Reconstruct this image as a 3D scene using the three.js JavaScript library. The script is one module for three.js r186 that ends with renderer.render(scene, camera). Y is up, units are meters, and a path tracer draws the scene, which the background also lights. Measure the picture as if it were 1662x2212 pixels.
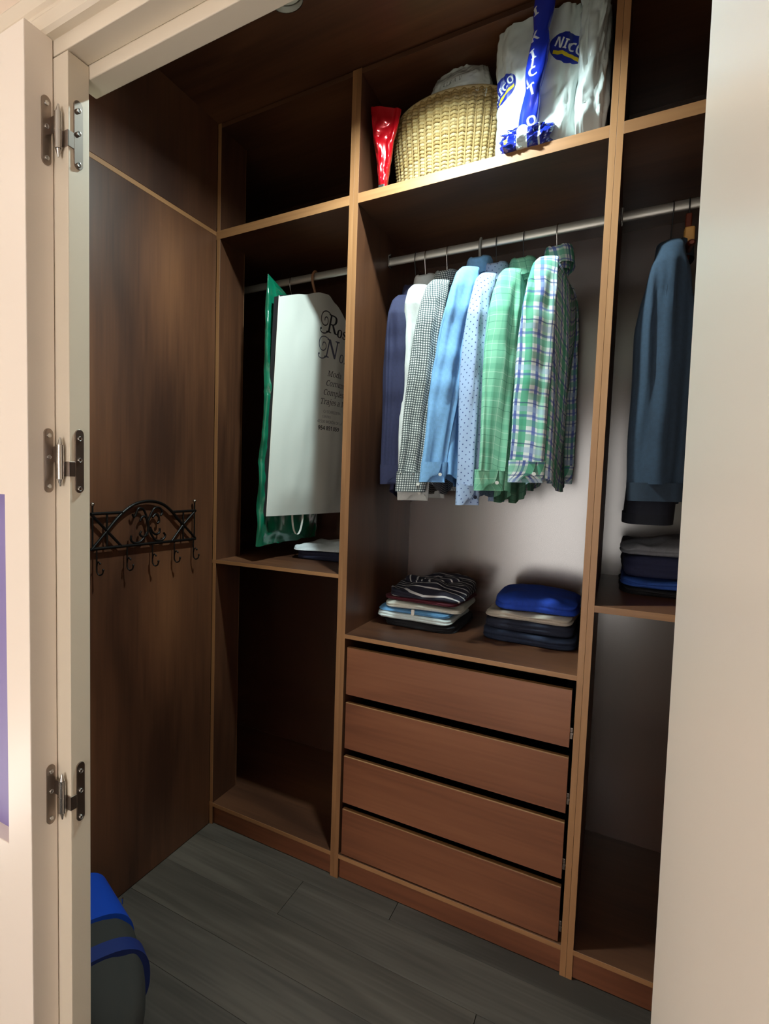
import * as THREE from 'three';
import { RoundedBoxGeometry } from 'three/addons/geometries/RoundedBoxGeometry.js';
import { mergeGeometries } from 'three/addons/utils/BufferGeometryUtils.js';
import { RectAreaLightUniformsLib } from 'three/addons/lights/RectAreaLightUniformsLib.js';

RectAreaLightUniformsLib.init();
const W = 1662, H = 2212, R = Math.PI / 180;
const scene = new THREE.Scene();

// ---------------------------------------------------------------- camera
const FPX = 1188.47;
const camera = new THREE.PerspectiveCamera(2 * Math.atan(H / 2 / FPX) / R, W / H, 0.02, 60);
camera.setViewOffset(W, H, 217.4, -11.9, W, H);
{
  const right = new THREE.Vector3(0.854757, 0.022046, -0.51856), up = new THREE.Vector3(-0.054315, 0.997411, -0.047125);
  const back = new THREE.Vector3().crossVectors(right, up);
  camera.position.set(0.79056, 1.43544, 1.73896);
  camera.quaternion.setFromRotationMatrix(new THREE.Matrix4().makeBasis(right, up, back));
  scene.add(camera);
}
// ---------------------------------------------------------------- renderer, sky, lights
const renderer = new THREE.WebGLRenderer({ antialias: true });
renderer.toneMapping = THREE.LinearToneMapping;
renderer.toneMappingExposure = 1.08;
renderer.shadowMap.enabled = true;
scene.background = new THREE.Color().setRGB(5.2, 4.9, 4.6);        // bright overcast sky outside the balcony window behind the viewer
const SPOT = { x: 0.28, y: 2.685, z: 0.335, size: 0.06, watts: 2250, color: [0.8, 1.0, 0.98] };
const ROOM_LAMP = { x: -1.05, y: 2.5, z: 2.5, w: 0.5, h: 0.5, power: 8.5, color: [1.0, 0.91, 0.82] };

// ---------------------------------------------------------------- helpers
function rng(seed) { let a = seed >>> 0; return () => { a = (a + 0x6D2B79F5) >>> 0; let t = a; t = Math.imul(t ^ (t >>> 15), t | 1); t ^= t + Math.imul(t ^ (t >>> 7), t | 61); return ((t ^ (t >>> 14)) >>> 0) / 4294967296; }; }
const used = {};
function numbered(n) { const k = used[n] = (used[n] ?? -1) + 1; return k ? n + '_' + String(k).padStart(3, '0') : n; }
function shade(o) { o.traverse((m) => { if (m.isMesh) { m.castShadow = true; m.receiveShadow = true; } }); return o; }
function thing(name, label, category, p = [0, 0, 0], turn = 0, group) {
  const o = new THREE.Group(); o.name = numbered(name); o.position.set(...p); o.rotation.y = turn;
  o.userData = { label, category }; if (group) o.userData.group = group; scene.add(o); return o;
}
function part(parent, name, geo, m, label) {
  const o = new THREE.Mesh(geo, m); o.name = name; if (label) o.userData.label = label; parent.add(o); o.castShadow = o.receiveShadow = true; return o;
}
function structure(name, geo, m) {
  const o = geo ? new THREE.Mesh(geo, m) : new THREE.Group(); o.name = name; o.userData = { kind: 'structure' }; scene.add(o); o.castShadow = o.receiveShadow = true; return o;
}
function single(name, label, category, geo, m, group) {
  const o = new THREE.Mesh(geo, m); o.name = numbered(name); o.userData = { label, category }; if (group) o.userData.group = group; scene.add(o); o.castShadow = o.receiveShadow = true; return o;
}
// smooth value noise, tileable when p is set
function makeNoise(seed) {
  const r = rng(seed), T = new Float32Array(4096); for (let i = 0; i < 4096; i++) T[i] = r();
  const h = (x, y) => T[((x * 73 + y * 1217 + 7 * ((x * y) & 255)) & 4095)];
  return (x, y, px = 0, py = 0) => {
    const x0 = Math.floor(x), y0 = Math.floor(y), fx = x - x0, fy = y - y0, sx = fx * fx * (3 - 2 * fx), sy = fy * fy * (3 - 2 * fy);
    const m = (v, p) => p ? ((v % p) + p) % p : v & 1023;
    const a = h(m(x0, px), m(y0, py)), b = h(m(x0 + 1, px), m(y0, py)), c = h(m(x0, px), m(y0 + 1, py)), d = h(m(x0 + 1, px), m(y0 + 1, py));
    return (a + (b - a) * sx) * (1 - sy) + (c + (d - c) * sx) * sy;
  };
}
const N1 = makeNoise(11), N2 = makeNoise(29), N3 = makeNoise(53);
function dataTex(w, h, fn, srgb = true) {
  const d = new Uint8Array(w * h * 4);
  for (let y = 0; y < h; y++) for (let x = 0; x < w; x++) { const c = fn(x / w, y / h), i = (y * w + x) * 4; d[i] = c[0]; d[i + 1] = c[1]; d[i + 2] = c[2]; d[i + 3] = 255; }
  const t = new THREE.DataTexture(d, w, h); t.wrapS = t.wrapT = THREE.RepeatWrapping; t.magFilter = THREE.LinearFilter; t.minFilter = THREE.LinearFilter;
  if (srgb) t.colorSpace = THREE.SRGBColorSpace; t.needsUpdate = true; return t;
}
function canvasTex(w, h, draw) {
  const c = document.createElement('canvas'); c.width = w; c.height = h; const g = c.getContext('2d'); draw(g, w, h);
  const t = new THREE.CanvasTexture(c); t.colorSpace = THREE.SRGBColorSpace; t.wrapS = t.wrapT = THREE.RepeatWrapping; return t;
}
const mix = (a, b, t) => a.map((v, i) => v + (b[i] - v) * t);
const clamp = (v, a = 0, b = 1) => Math.min(b, Math.max(a, v));
const smooth = (a, b, v) => { const t = clamp((v - a) / (b - a)); return t * t * (3 - 2 * t); };
// wood: u runs across the grain, v along it; one tile is 1.2 m
function woodTex(dark, mid, light, seed, bands = 9, contrast = 1, fineness = 1) {
  const A = makeNoise(seed), B = makeNoise(seed + 1), C = makeNoise(seed + 2);
  return dataTex(512, 512, (u, v) => {
    const w = 0.35 * (A(u * 6, v * 3, 6, 3) - 0.5);
    const broad = B(u * bands + w * 2, v * 2, bands, 2), mids = A(u * 40 + w * 8, v * 5, 40, 5), fine = C(u * 190, v * 9, 190, 9);
    const t = clamp(0.5 + contrast * (0.75 * (broad - 0.5) + fineness * (0.4 * (mids - 0.5) + 0.3 * (fine - 0.5))));
    return t < 0.5 ? mix(dark, mid, t * 2) : mix(mid, light, t * 2 - 1);
  });
}
// uv in metres from the position, dominant normal decides the plane; grain axis goes to v
function uvMetres(g, grain = 'y', tile = 1.2, off = [0, 0]) {
  const p = g.attributes.position, n = g.attributes.normal, uv = new Float32Array(p.count * 2), ax = 'xyz', gi = ax.indexOf(grain);
  for (let i = 0; i < p.count; i++) {
    const N = [n.getX(i), n.getY(i), n.getZ(i)].map(Math.abs), P = [p.getX(i), p.getY(i), p.getZ(i)];
    const k = N[0] >= N[1] && N[0] >= N[2] ? 0 : N[1] >= N[2] ? 1 : 2; const o = [0, 1, 2].filter((a) => a !== k);
    let a = o[0], b = o[1]; if (a === gi) [a, b] = [b, a];
    uv[2 * i] = P[a] / tile + off[0]; uv[2 * i + 1] = P[b] / tile + off[1];
  }
  g.setAttribute('uv', new THREE.BufferAttribute(uv, 2)); return g;
}
const offR = rng(5);
function box(x0, x1, y0, y1, z0, z1, { grain = 'y', r = 0.0012, tile = 1.2, off } = {}) {
  const w = x1 - x0, h = y1 - y0, d = z1 - z0;
  const g = r ? new RoundedBoxGeometry(w, h, d, 1, Math.min(r, w / 3, h / 3, d / 3)) : new THREE.BoxGeometry(w, h, d);
  g.translate((x0 + x1) / 2, (y0 + y1) / 2, (z0 + z1) / 2);
  return uvMetres(g, grain, tile, off ?? [offR(), offR()]);
}
// loft through closed or open rings of points; uv in metres (perimeter, path length)
function loft(rings, { closed = true, capStart = true, capEnd = true, uvOff = [0, 0], uvScale = 1 } = {}) {
  const n = rings[0].length, cols = closed ? n + 1 : n, pos = [], uv = [], idx = []; const along = new Float32Array(n);
  rings.forEach((rg, i) => {
    let s = 0; for (let j = 0; j < cols; j++) {
      const q = rg[j % n]; if (j) s += q.distanceTo(rg[j - 1]); if (i && j < n) along[j] += q.distanceTo(rings[i - 1][j]);
      pos.push(q.x, q.y, q.z); uv.push((s + uvOff[0]) * uvScale, (along[j % n] + uvOff[1]) * uvScale);
    }
  });
  for (let i = 0; i + 1 < rings.length; i++) for (let j = 0; j + 1 < cols; j++) { const a = i * cols + j, b = a + 1, c = a + cols, d = c + 1; idx.push(a, c, b, b, c, d); }
  const cap = (rg, flip) => {
    const c = rg.reduce((m, q) => m.add(q), new THREE.Vector3()).divideScalar(n), base = pos.length / 3;
    pos.push(c.x, c.y, c.z); uv.push(0, 0); rg.forEach((q) => { pos.push(q.x, q.y, q.z); uv.push(q.x * uvScale, q.z * uvScale); });
    for (let j = 0; j < n; j++) { const a = base + 1 + j, b = base + 1 + (j + 1) % n; flip ? idx.push(base, b, a) : idx.push(base, a, b); }
  };
  if (closed && capStart) cap(rings[0], true); if (closed && capEnd) cap(rings[rings.length - 1], false);
  const g = new THREE.BufferGeometry(); g.setAttribute('position', new THREE.Float32BufferAttribute(pos, 3)); g.setAttribute('uv', new THREE.Float32BufferAttribute(uv, 2)); g.setIndex(idx);
  g.computeVertexNormals();
  if (closed) { const nn = g.attributes.normal; for (let i = 0; i < rings.length; i++) { const a = i * cols, b = a + n; const x = nn.getX(a) + nn.getX(b), y = nn.getY(a) + nn.getY(b), z = nn.getZ(a) + nn.getZ(b), l = Math.hypot(x, y, z) || 1; nn.setXYZ(a, x / l, y / l, z / l); nn.setXYZ(b, x / l, y / l, z / l); } }
  return g;
}
const V = (x, y, z) => new THREE.Vector3(x, y, z);
function tube(pts, r, seg = 40, rad = 8, closed = false) { return new THREE.TubeGeometry(new THREE.CatmullRomCurve3(pts.map((p) => V(...p)), closed, 'centripetal'), seg, r, rad, closed); }
function cyl(r0, r1, h, at, seg = 20) { const g = new THREE.CylinderGeometry(r0, r1, h, seg); g.translate(...at); return g; }
const sp = (c, e) => Math.sign(c) * Math.pow(Math.abs(c), e);
function lerpTab(tab, x) { for (let i = 0; i + 1 < tab.length; i++) if (x <= tab[i + 1][0] || i + 2 === tab.length) { const [a, b] = [tab[i], tab[i + 1]], t = clamp((x - a[0]) / (b[0] - a[0])), s = t * t * (3 - 2 * t) * 0.5 + t * 0.5; return a.slice(1).map((v, k) => v + (b[k + 1] - v) * s); } }
const strip = (...gs) => mergeGeometries(gs.map((g) => { const q = g.index ? g.toNonIndexed() : g; for (const k of Object.keys(q.attributes)) if (!['position', 'normal', 'uv'].includes(k)) q.deleteAttribute(k); return q; }));

// ---------------------------------------------------------------- materials
const std = (o) => new THREE.MeshStandardMaterial(o);
const phys = (o) => new THREE.MeshPhysicalMaterial(o);
const walnutTex = woodTex([60, 35, 24], [92, 57, 38], [118, 76, 50], 101, 6, 1.3, 0.45);
const walnutTex2 = woodTex([104, 60, 40], [132, 80, 54], [152, 96, 66], 131, 6, 0.75);
const glossTex = woodTex([64, 40, 30], [78, 50, 37], [92, 60, 44], 151, 4, 0.5);
const edgeTex = woodTex([130, 88, 55], [162, 114, 74], [182, 134, 92], 161, 14, 0.9);
const M = {
  walnut: phys({ map: walnutTex, roughness: 0.42 }),
  gloss: phys({ map: glossTex, roughness: 0.22, ior: 2.0, clearcoat: 0.8, clearcoatRoughness: 0.2 }),
  drawer: phys({ map: walnutTex2, roughness: 0.36 }),
  edge: std({ map: edgeTex, roughness: 0.45 }),
  dark: std({ color: 0x1d1512, roughness: 0.6 }),
  paint: phys({ color: 0xe2d6c3, roughness: 0.4 }),
  door: phys({ color: 0xf1e6da, roughness: 0.35 }),
  wall: std({ color: 0xe8d6c4, roughness: 0.9 }),
  farWall: std({ color: 0xc4b09c, roughness: 0.9 }),
  white: std({ color: 0xeeeae2, roughness: 0.9 }),
  chrome: std({ color: 0xc9c7c4, metalness: 1, roughness: 0.22 }),
  nickel: std({ color: 0x9a8d84, metalness: 1, roughness: 0.34 }),
  alu: std({ color: 0xc4bfb8, metalness: 0.75, roughness: 0.42 }),
  iron: std({ color: 0x1a1513, metalness: 0.6, roughness: 0.4 }),
  blackPlastic: std({ color: 0x16161a, roughness: 0.45 }),
  greyPlastic: std({ color: 0x8d8884, roughness: 0.5 }),
  redwood: std({ color: 0x6a2c1a, roughness: 0.4 }),
  lightwood: std({ color: 0xd9a45c, roughness: 0.5 }),
  hookwood: std({ color: 0x9a6a4a, roughness: 0.5 }),
};
const floorTex = [0, 1, 2].map((k) => woodTex([[58, 50, 43], [53, 45, 38], [62, 53, 45]][k], [[76, 67, 59], [70, 61, 54], [80, 70, 61]][k], [[94, 84, 75], [88, 78, 69], [98, 87, 77]][k], 211 + 10 * k, 8, 1.2));
const plankM = floorTex.map((t) => std({ map: t, roughness: 0.62 }));

// ================================================================ STRUCTURE
const XL = -0.593, XR = 1.316, CEIL = 2.79, ZD = 1.03, ZF = 1.132;      // closet walls, ceiling, inner and outer face of the doorway wall
{
  const f = structure('floor', box(XL - 0.7, 2.3, -0.1, -0.006, -0.76, 4.3, { r: 0 }), std({ color: 0x2a2521, roughness: 0.8 }));
  const r = rng(77); let i = 0;                                       // dark vinyl planks running along the wardrobe
  for (let z = -0.1; z < 1.7; z += 0.178) {
    let x = XL - 0.9 * r();
    while (x < XR) {
      const x0 = Math.max(x, XL), x1 = Math.min(x + 1.2, XR);
      if (x1 - x0 > 0.03) part(f, numbered('plank'), box(x0 + 0.0008, x1 - 0.0008, -0.006, (r() - 0.5) * 0.0006, z + 0.0004, z + 0.1776, { grain: 'x', r: 0.0008, off: [r(), r()] }), plankM[i++ % 3]);
      x += 1.2;
    }
  }
  // left wall of the closet, clad in two walnut panels with a lighter strip in the joint
  const XO = -1.16;                                                    // the left bay runs on behind this wall into the corner
  const wl = structure('wall_left', strip(box(XO - 0.1, XL - 0.018, 0, CEIL + 0.05, 0.002, ZD), box(XO - 0.1, XO, 0, CEIL + 0.05, -0.76, 0.002)), M.wall);
  part(wl, 'panel', box(XL - 0.018, XL, 0, 2.372, 0.002, ZD, { r: 0.001, off: [0.12, 0.2] }), M.walnut);
  part(wl, 'panel_001', box(XL - 0.018, XL, 2.388, CEIL, 0.002, ZD, { r: 0.001, off: [0.12, 0.5] }), M.walnut);
  part(wl, 'joint_strip', box(XL - 0.018, XL - 0.0005, 2.3725, 2.3875, 0.002, ZD, { grain: 'z', r: 0.0006 }), M.edge);
  structure('wall_right', box(XR + 0.001, XR + 0.1, 0, CEIL + 0.05, -0.76, ZD), M.walnut);
  structure('wall_back', box(XO - 0.1, XR + 0.1, 0, CEIL + 0.05, -0.8, -0.685), M.wall);
  structure('ceiling', box(XO - 0.1, XR + 0.1, CEIL, CEIL + 0.08, -0.8, ZD, { grain: 'x' }), M.walnut);
  // wall with the doorway: three pieces around the opening
  const HT = 2.14;
  structure('wall_front', strip(box(-1.9, -0.115, 0, CEIL + 0.08, ZD, ZF - 0.002), box(-0.115, -0.045, 0, CEIL + 0.08, 1.09, ZF - 0.002), box(0.895, 2.3, 0, CEIL + 0.08, ZD, ZF - 0.002), box(-0.045, 0.895, HT + 0.01, CEIL + 0.08, ZD, ZF - 0.002)), M.wall);
  // door frame: left jamb with rebate, head with stop, casing mouldings
  structure('trim_1', strip(box(-0.0445, 0, 0, 2.114, 1.09, ZF, { r: 0.0015 }), box(-0.113, -0.0445, 0, 2.14, 1.085, 1.0895)), M.paint);
  structure('trim_2', strip(box(-0.05, 0.9, 2.116, 2.15, 1.09, ZF, { r: 0.0015 }), box(-0.03, 0.9, 2.094, 2.15, 1.05, 1.0895, { r: 0.002 })), M.paint);
  structure('trim_3', casingGeo(-0.75, 1.1), M.paint);
  structure('trim_4', box(0.895, 0.985, 0, 2.14, ZF, ZF + 0.02, { r: 0.003 }), M.paint);
  // room behind the viewer
  structure('wall_5', box(-2.0, -1.9, 0, 2.75, ZD, 4.3), M.farWall);
  structure('wall_6', box(2.2, 2.3, 0, 2.75, ZD, 4.3), M.farWall);
  structure('wall_7', strip(box(-2.0, -0.35, 0, 2.75, 4.2, 4.3), box(1.35, 2.3, 0, 2.75, 4.2, 4.3), box(-0.35, 1.35, 2.15, 2.75, 4.2, 4.3)), M.farWall);
  structure('ceiling_room', box(-2.0, 2.3, 2.6, 2.75, ZF - 0.002, 4.3), M.white);
  const win = structure('window_1', null);
  part(win, 'frame', strip(box(-0.35, -0.29, 0, 2.15, 4.22, 4.27), box(1.29, 1.35, 0, 2.15, 4.22, 4.27), box(-0.29, 1.29, 2.09, 2.15, 4.22, 4.27), box(-0.29, 1.29, 0, 0.06, 4.22, 4.27), box(0.47, 0.53, 0.06, 2.09, 4.22, 4.27)), M.door);
  for (const [a, b] of [[-0.29, 0.47], [0.53, 1.29]]) part(win, numbered('pane'), new THREE.BoxGeometry(b - a, 2.03, 0.005).translate((a + b) / 2, 1.075, 4.245), phys({ color: 0xffffff, transmission: 1, thickness: 0, roughness: 0.02, ior: 1.45 }));
}
function casingGeo(x0, x1) {
  const prof = [[2.1405, ZF - 0.001], [2.1405, ZF + 0.014], [2.146, ZF + 0.019], [2.168, ZF + 0.019], [2.174, ZF + 0.015], [2.179, ZF + 0.015], [2.184, ZF + 0.02], [2.206, ZF + 0.023], [2.214, ZF + 0.018], [2.214, ZF - 0.001]];
  const g = loft([x0, x1].map((x) => prof.map(([y, z]) => V(x, y, z))).reverse(), {}); const q = g.toNonIndexed(); q.computeVertexNormals(); return q;
}
// ---------------------------------------------------------------- doors
{
  const d = structure('door_1', null);                                  // left leaf, folded right back against the wall
  const x1 = -0.035, x0 = -0.47, y0 = 0.012, y1 = 2.14, z0 = 1.1335, z1 = 1.185;
  const leafS = new THREE.Shape(), hole = new THREE.Path(), sx = x1 - 0.066;
  [[x0, y0], [x1, y0], [x1, y1], [x0, y1]].forEach((q, k) => k ? leafS.lineTo(...q) : leafS.moveTo(...q)); leafS.closePath();
  [[x0 + 0.07, 0.78], [x0 + 0.07, 1.4], [sx, 1.4], [sx, 0.78]].forEach((q, k) => k ? hole.lineTo(...q) : hole.moveTo(...q)); hole.closePath(); leafS.holes.push(hole);
  const lg = new THREE.ExtrudeGeometry(leafS, { depth: z1 - z0 - 0.003, bevelEnabled: true, bevelThickness: 0.0015, bevelSize: 0.0012, bevelOffset: -0.0012, bevelSegments: 2 }); lg.translate(0, 0, z0 + 0.0015);
  part(d, 'leaf', lg, M.door);
  part(d, 'inset_panel', box(x0 + 0.068, sx + 0.002, 0.778, 1.402, z0 + 0.012, z0 + 0.024), phys({ color: 0x8a7fb8, roughness: 0.5 }), 'lavender tinted inset panel');
  const plate = (h, w) => { const s = new THREE.Shape(), r = w / 2; s.moveTo(-r, -h / 2 + r); s.absarc(0, -h / 2 + r, r, Math.PI, 2 * Math.PI); s.lineTo(r, h / 2 - r); s.absarc(0, h / 2 - r, r, 0, Math.PI); s.closePath(); return new THREE.ExtrudeGeometry(s, { depth: 0.002, bevelEnabled: true, bevelThickness: 0.0004, bevelSize: 0.0004, bevelSegments: 1, curveSegments: 12 }).rotateY(Math.PI / 2); };
  const P = plate(0.107, 0.0165), screw = strip(new THREE.CylinderGeometry(0.0036, 0.004, 0.0016, 14).rotateZ(-Math.PI / 2), new THREE.TorusGeometry(0.0034, 0.0006, 5, 14).rotateY(Math.PI / 2).translate(0.0008, 0, 0));
  [2.0, 1.46, 0.872].forEach((y, k) => {
    const yy = [1.992, 1.459, 0.874][k];
    const h = new THREE.Group(); h.name = numbered('hinge'); d.add(h); h.userData.label = 'nickel lift-off hinge';
    const zL = 1.1475, zR = 1.113, kx = -0.014, kz = 1.1395;
    part(h, 'plate', strip(P.clone().translate(x1, yy, zL), box(x1, x1 + 0.0022, yy - 0.002, yy + 0.024, kz, zL - 0.004, { r: 0.0005 }), box(x1, kx, yy - 0.002, yy + 0.024, kz - 0.001, kz + 0.0012, { r: 0.0004 })), M.nickel);
    part(h, 'plate_001', strip(P.clone().translate(0, yy, zR), box(0, 0.0022, yy - 0.026, yy - 0.001, zR + 0.004, ZF + 0.002, { r: 0.0005 }), box(kx, 0.0022, yy - 0.026, yy - 0.001, ZF, ZF + 0.0022, { r: 0.0004 })), M.nickel);
    part(h, 'knuckle', strip(cyl(0.0062, 0.0066, 0.028, [kx, yy + 0.0125, kz]), cyl(0.0066, 0.0062, 0.028, [kx, yy - 0.0165, kz]), cyl(0.0015, 0.0048, 0.012, [kx, yy + 0.033, kz]), cyl(0.0048, 0.0015, 0.012, [kx, yy - 0.037, kz]), cyl(0.0069, 0.0069, 0.002, [kx, yy - 0.002, kz])), M.chrome);
    for (const dy of [0.042, 0.006, -0.043]) { part(h, numbered('screw'), screw.clone().translate(x1 + 0.003, yy + dy, zL), M.chrome); part(h, numbered('screw'), screw.clone().translate(0.003, yy + dy - 0.004, zR), M.chrome); }
  });
  const d2 = structure('door_2', null);                                 // right leaf, standing open towards the viewer beside the camera
  part(d2, 'leaf', box(0, 0.04, 0.012, 2.1, 1.1, 1.56, { r: 0.002 }), M.door);
  d2.position.x = 0.8562; d2.rotation.z = 0.0093;
}

// ================================================================ WARDROBE
const ZB = -0.66, D = 0.0;
function board(u, name, x0, x1, y0, y1, z0, z1, grain, m, edge = true) {
  const b = part(u, name, box(x0, x1, y0, y1, z0, edge ? z1 - 0.0012 : z1, { grain, r: 0.0006 }), m);
  if (edge) part(b, 'edge_band', box(x0, x1, y0, y1, z1 - 0.0012, z1, { grain, r: 0.0005 }), M.edge, 'lighter wood edge band');
  return b;
}
function unit(label, x0, x1, midTop, midBot, filler) {                            // x0..x1: outer faces
  const u = thing('wardrobe_unit', label, 'wardrobe', [0, 0, 0], 0), t = 0.016;
  board(u, 'side_panel', x0, x0 + t, 0, CEIL - 0.003, ZB, D, 'y', M.walnut);
  board(u, 'side_panel_001', x1 - t, x1, 0, CEIL - 0.003, ZB, D, 'y', M.walnut);
  const a = x0 + t, b = x1 - t;
  part(u, 'back_panel', box(a, b, 0.092, CEIL - 0.003, ZB - 0.012, ZB, { r: 0 }), M.gloss);
  board(u, 'top_panel', a, b, CEIL - 0.02, CEIL - 0.004, ZB, D - 0.002, 'x', M.walnut, false);
  board(u, 'upper_shelf', a, b, 2.3586, 2.3905, ZB, D, 'x', M.walnut);
  board(u, 'shelf', a, b, midBot, midTop, ZB, D, 'x', M.walnut);
  board(u, 'base_shelf', a, b, 0.0767, 0.0918, ZB, D, 'x', M.walnut);
  part(u, 'plinth', box(a, b, 0, 0.0766, -0.03, -0.012, { grain: 'x' }), M.drawer);
  if (filler) { board(u, 'filler_strip', filler, filler + 0.016, 0, CEIL - 0.003, -0.163, D - 0.0003, 'y', M.walnut); part(u, 'filler_edge', box(filler + 0.0002, filler + 0.0162, 0, CEIL - 0.004, -0.1645, -0.163, { r: 0.0006 }), M.edge); }
  const sh = new THREE.Shape(); sh.absellipse(0, 0, 0.0075, 0.0155, 0, Math.PI * 2);
  const rail = new THREE.ExtrudeGeometry(sh, { depth: b - a - 0.004, bevelEnabled: false, curveSegments: 20 }); rail.rotateY(Math.PI / 2).translate(a + 0.002, 2.268, -0.3);
  part(u, 'rail', rail, M.alu, 'oval aluminium hanging rail');
  for (const [k, x] of [[0, a], [1, b - 0.006]]) part(u, numbered('rail_socket'), strip(box(x, x + 0.006, 2.247, 2.29, -0.318, -0.282, { r: 0.002 }), cyl(0.004, 0.004, 0.006, [0, 0, 0]).rotateZ(Math.PI / 2).translate(x + 0.003, 2.295, -0.3)), M.chrome);
  return u;
}
const unitL = unit('left wardrobe bay beside the clad wall, open below its middle shelf', -1.158, -0.016, 1.1084, 1.0946, XL);
const unitC = unit('middle wardrobe bay with four drawers under its shelf', -0.016, 0.7365, 0.8995, 0.885);
const unitR = unit('right wardrobe bay with a slate blue jacket, partly behind the white door', 0.737, XR, 1.1058, 1.0872);
[[0.853, 0.684], [0.654, 0.488], [0.458, 0.287], [0.262, 0.0945]].forEach(([y1, y0], k) => {
  const d = new THREE.Group(); d.name = k ? 'drawer_' + String(k).padStart(3, '0') : 'drawer'; unitC.add(d);
  const tilt = [0.0006, -0.0005, 0.0008, 0][k];
  const fr = part(d, 'front', box(0.0075, 0.7115, y0, y1 - 0.0015, -0.024, -0.006, { grain: 'x', r: 0.001 }), M.drawer);
  part(d, 'top_edge', box(0.0075, 0.7115, y1 - 0.0015, y1, -0.024, -0.006, { grain: 'x', r: 0.0006 }), M.edge);
  part(d, 'drawer_box', strip(box(0.02, 0.032, y0 + 0.01, y1 - 0.045, -0.55, -0.0245), box(0.688, 0.7, y0 + 0.01, y1 - 0.045, -0.55, -0.0245), box(0.032, 0.688, y0 + 0.01, y1 - 0.045, -0.56, -0.548), box(0.032, 0.688, y0 + 0.012, y0 + 0.02, -0.548, -0.0245)), M.dark);
  for (const x of [0.001, 0.7]) part(d, numbered('runner'), strip(box(x, x + 0.018, y0 + 0.018, y0 + 0.052, -0.52, -0.026, { r: 0.001 }), cyl(0.004, 0.004, 0.004, [0, 0, 0], 12).rotateX(Math.PI / 2).translate(x < 0.1 ? 0.0045 : 0.7155, y0 + 0.036, -0.024)), M.nickel);
  d.rotation.z = tilt;
});

// ================================================================ LAMPS
{
  const glow = std({ color: 0x222222, emissive: new THREE.Color().setRGB(...SPOT.color), emissiveIntensity: 6 });
  const spot = (label, x, z, lit) => {
    const s = thing('ceiling_spotlight', label, 'lamp', [x, CEIL, z]);
    part(s, 'base', new THREE.LatheGeometry([[0, 0], [0.05, 0], [0.052, -0.008], [0.046, -0.016], [0.012, -0.018], [0, -0.018]].map((p) => new THREE.Vector2(...p)), 36), M.chrome);
    part(s, 'stem', cyl(0.008, 0.008, 0.03, [0, -0.03, 0]), M.chrome);
    part(s, 'shade', new THREE.LatheGeometry([[0.012, -0.04], [0.036, -0.046], [0.045, -0.06], [0.047, -0.1], [0.0445, -0.1], [0.0425, -0.062], [0.034, -0.05], [0.012, -0.044]].map((p) => new THREE.Vector2(...p)), 36), M.chrome);
    part(s, 'diffuser', new THREE.CylinderGeometry(0.041, 0.041, 0.004, 32).translate(0, -0.082, 0), lit ? glow : std({ color: 0xdedbd2, roughness: 0.3 }));
    for (let k = 0; k < 5; k++) { const a = k * 1.257 + 0.4; part(s, numbered('crystal_drop'), new THREE.OctahedronGeometry(0.009).scale(0.8, 1.5, 0.8).translate(0.046 * Math.cos(a), -0.02, 0.046 * Math.sin(a)), phys({ color: 0xffffff, roughness: 0.05, transmission: 0.9, thickness: 0.01, ior: 1.5 })); }
    return s;
  };
  spot('lit chrome spotlight on the closet ceiling in front of the middle bay', SPOT.x, SPOT.z, true);
  spot('unlit chrome spotlight at the top edge of the photo near the door head', -0.02, 0.445, false);
  const L = new THREE.RectAreaLight(new THREE.Color().setRGB(...SPOT.color), SPOT.watts, SPOT.size, SPOT.size);
  L.position.set(SPOT.x, CEIL - 0.087, SPOT.z); L.rotation.x = -Math.PI / 2; scene.add(L);
  const c = thing('ceiling_lamp', 'square white panel lamp on the ceiling of the room behind', 'lamp', [ROOM_LAMP.x, 2.6, ROOM_LAMP.z]);
  part(c, 'frame', box(-0.27, 0.27, -0.05, 0, -0.27, 0.27, { r: 0.006 }), M.white);
  part(c, 'diffuser', box(-0.25, 0.25, -0.056, -0.05, -0.25, 0.25, { r: 0.002 }), std({ color: 0x333333, emissive: new THREE.Color().setRGB(...ROOM_LAMP.color), emissiveIntensity: 4 }));
  const q = new THREE.RectAreaLight(new THREE.Color().setRGB(...ROOM_LAMP.color), ROOM_LAMP.power, ROOM_LAMP.w, ROOM_LAMP.h);
  q.position.set(ROOM_LAMP.x, 2.535, ROOM_LAMP.z); q.rotation.x = -Math.PI / 2; scene.add(q);
}
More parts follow.
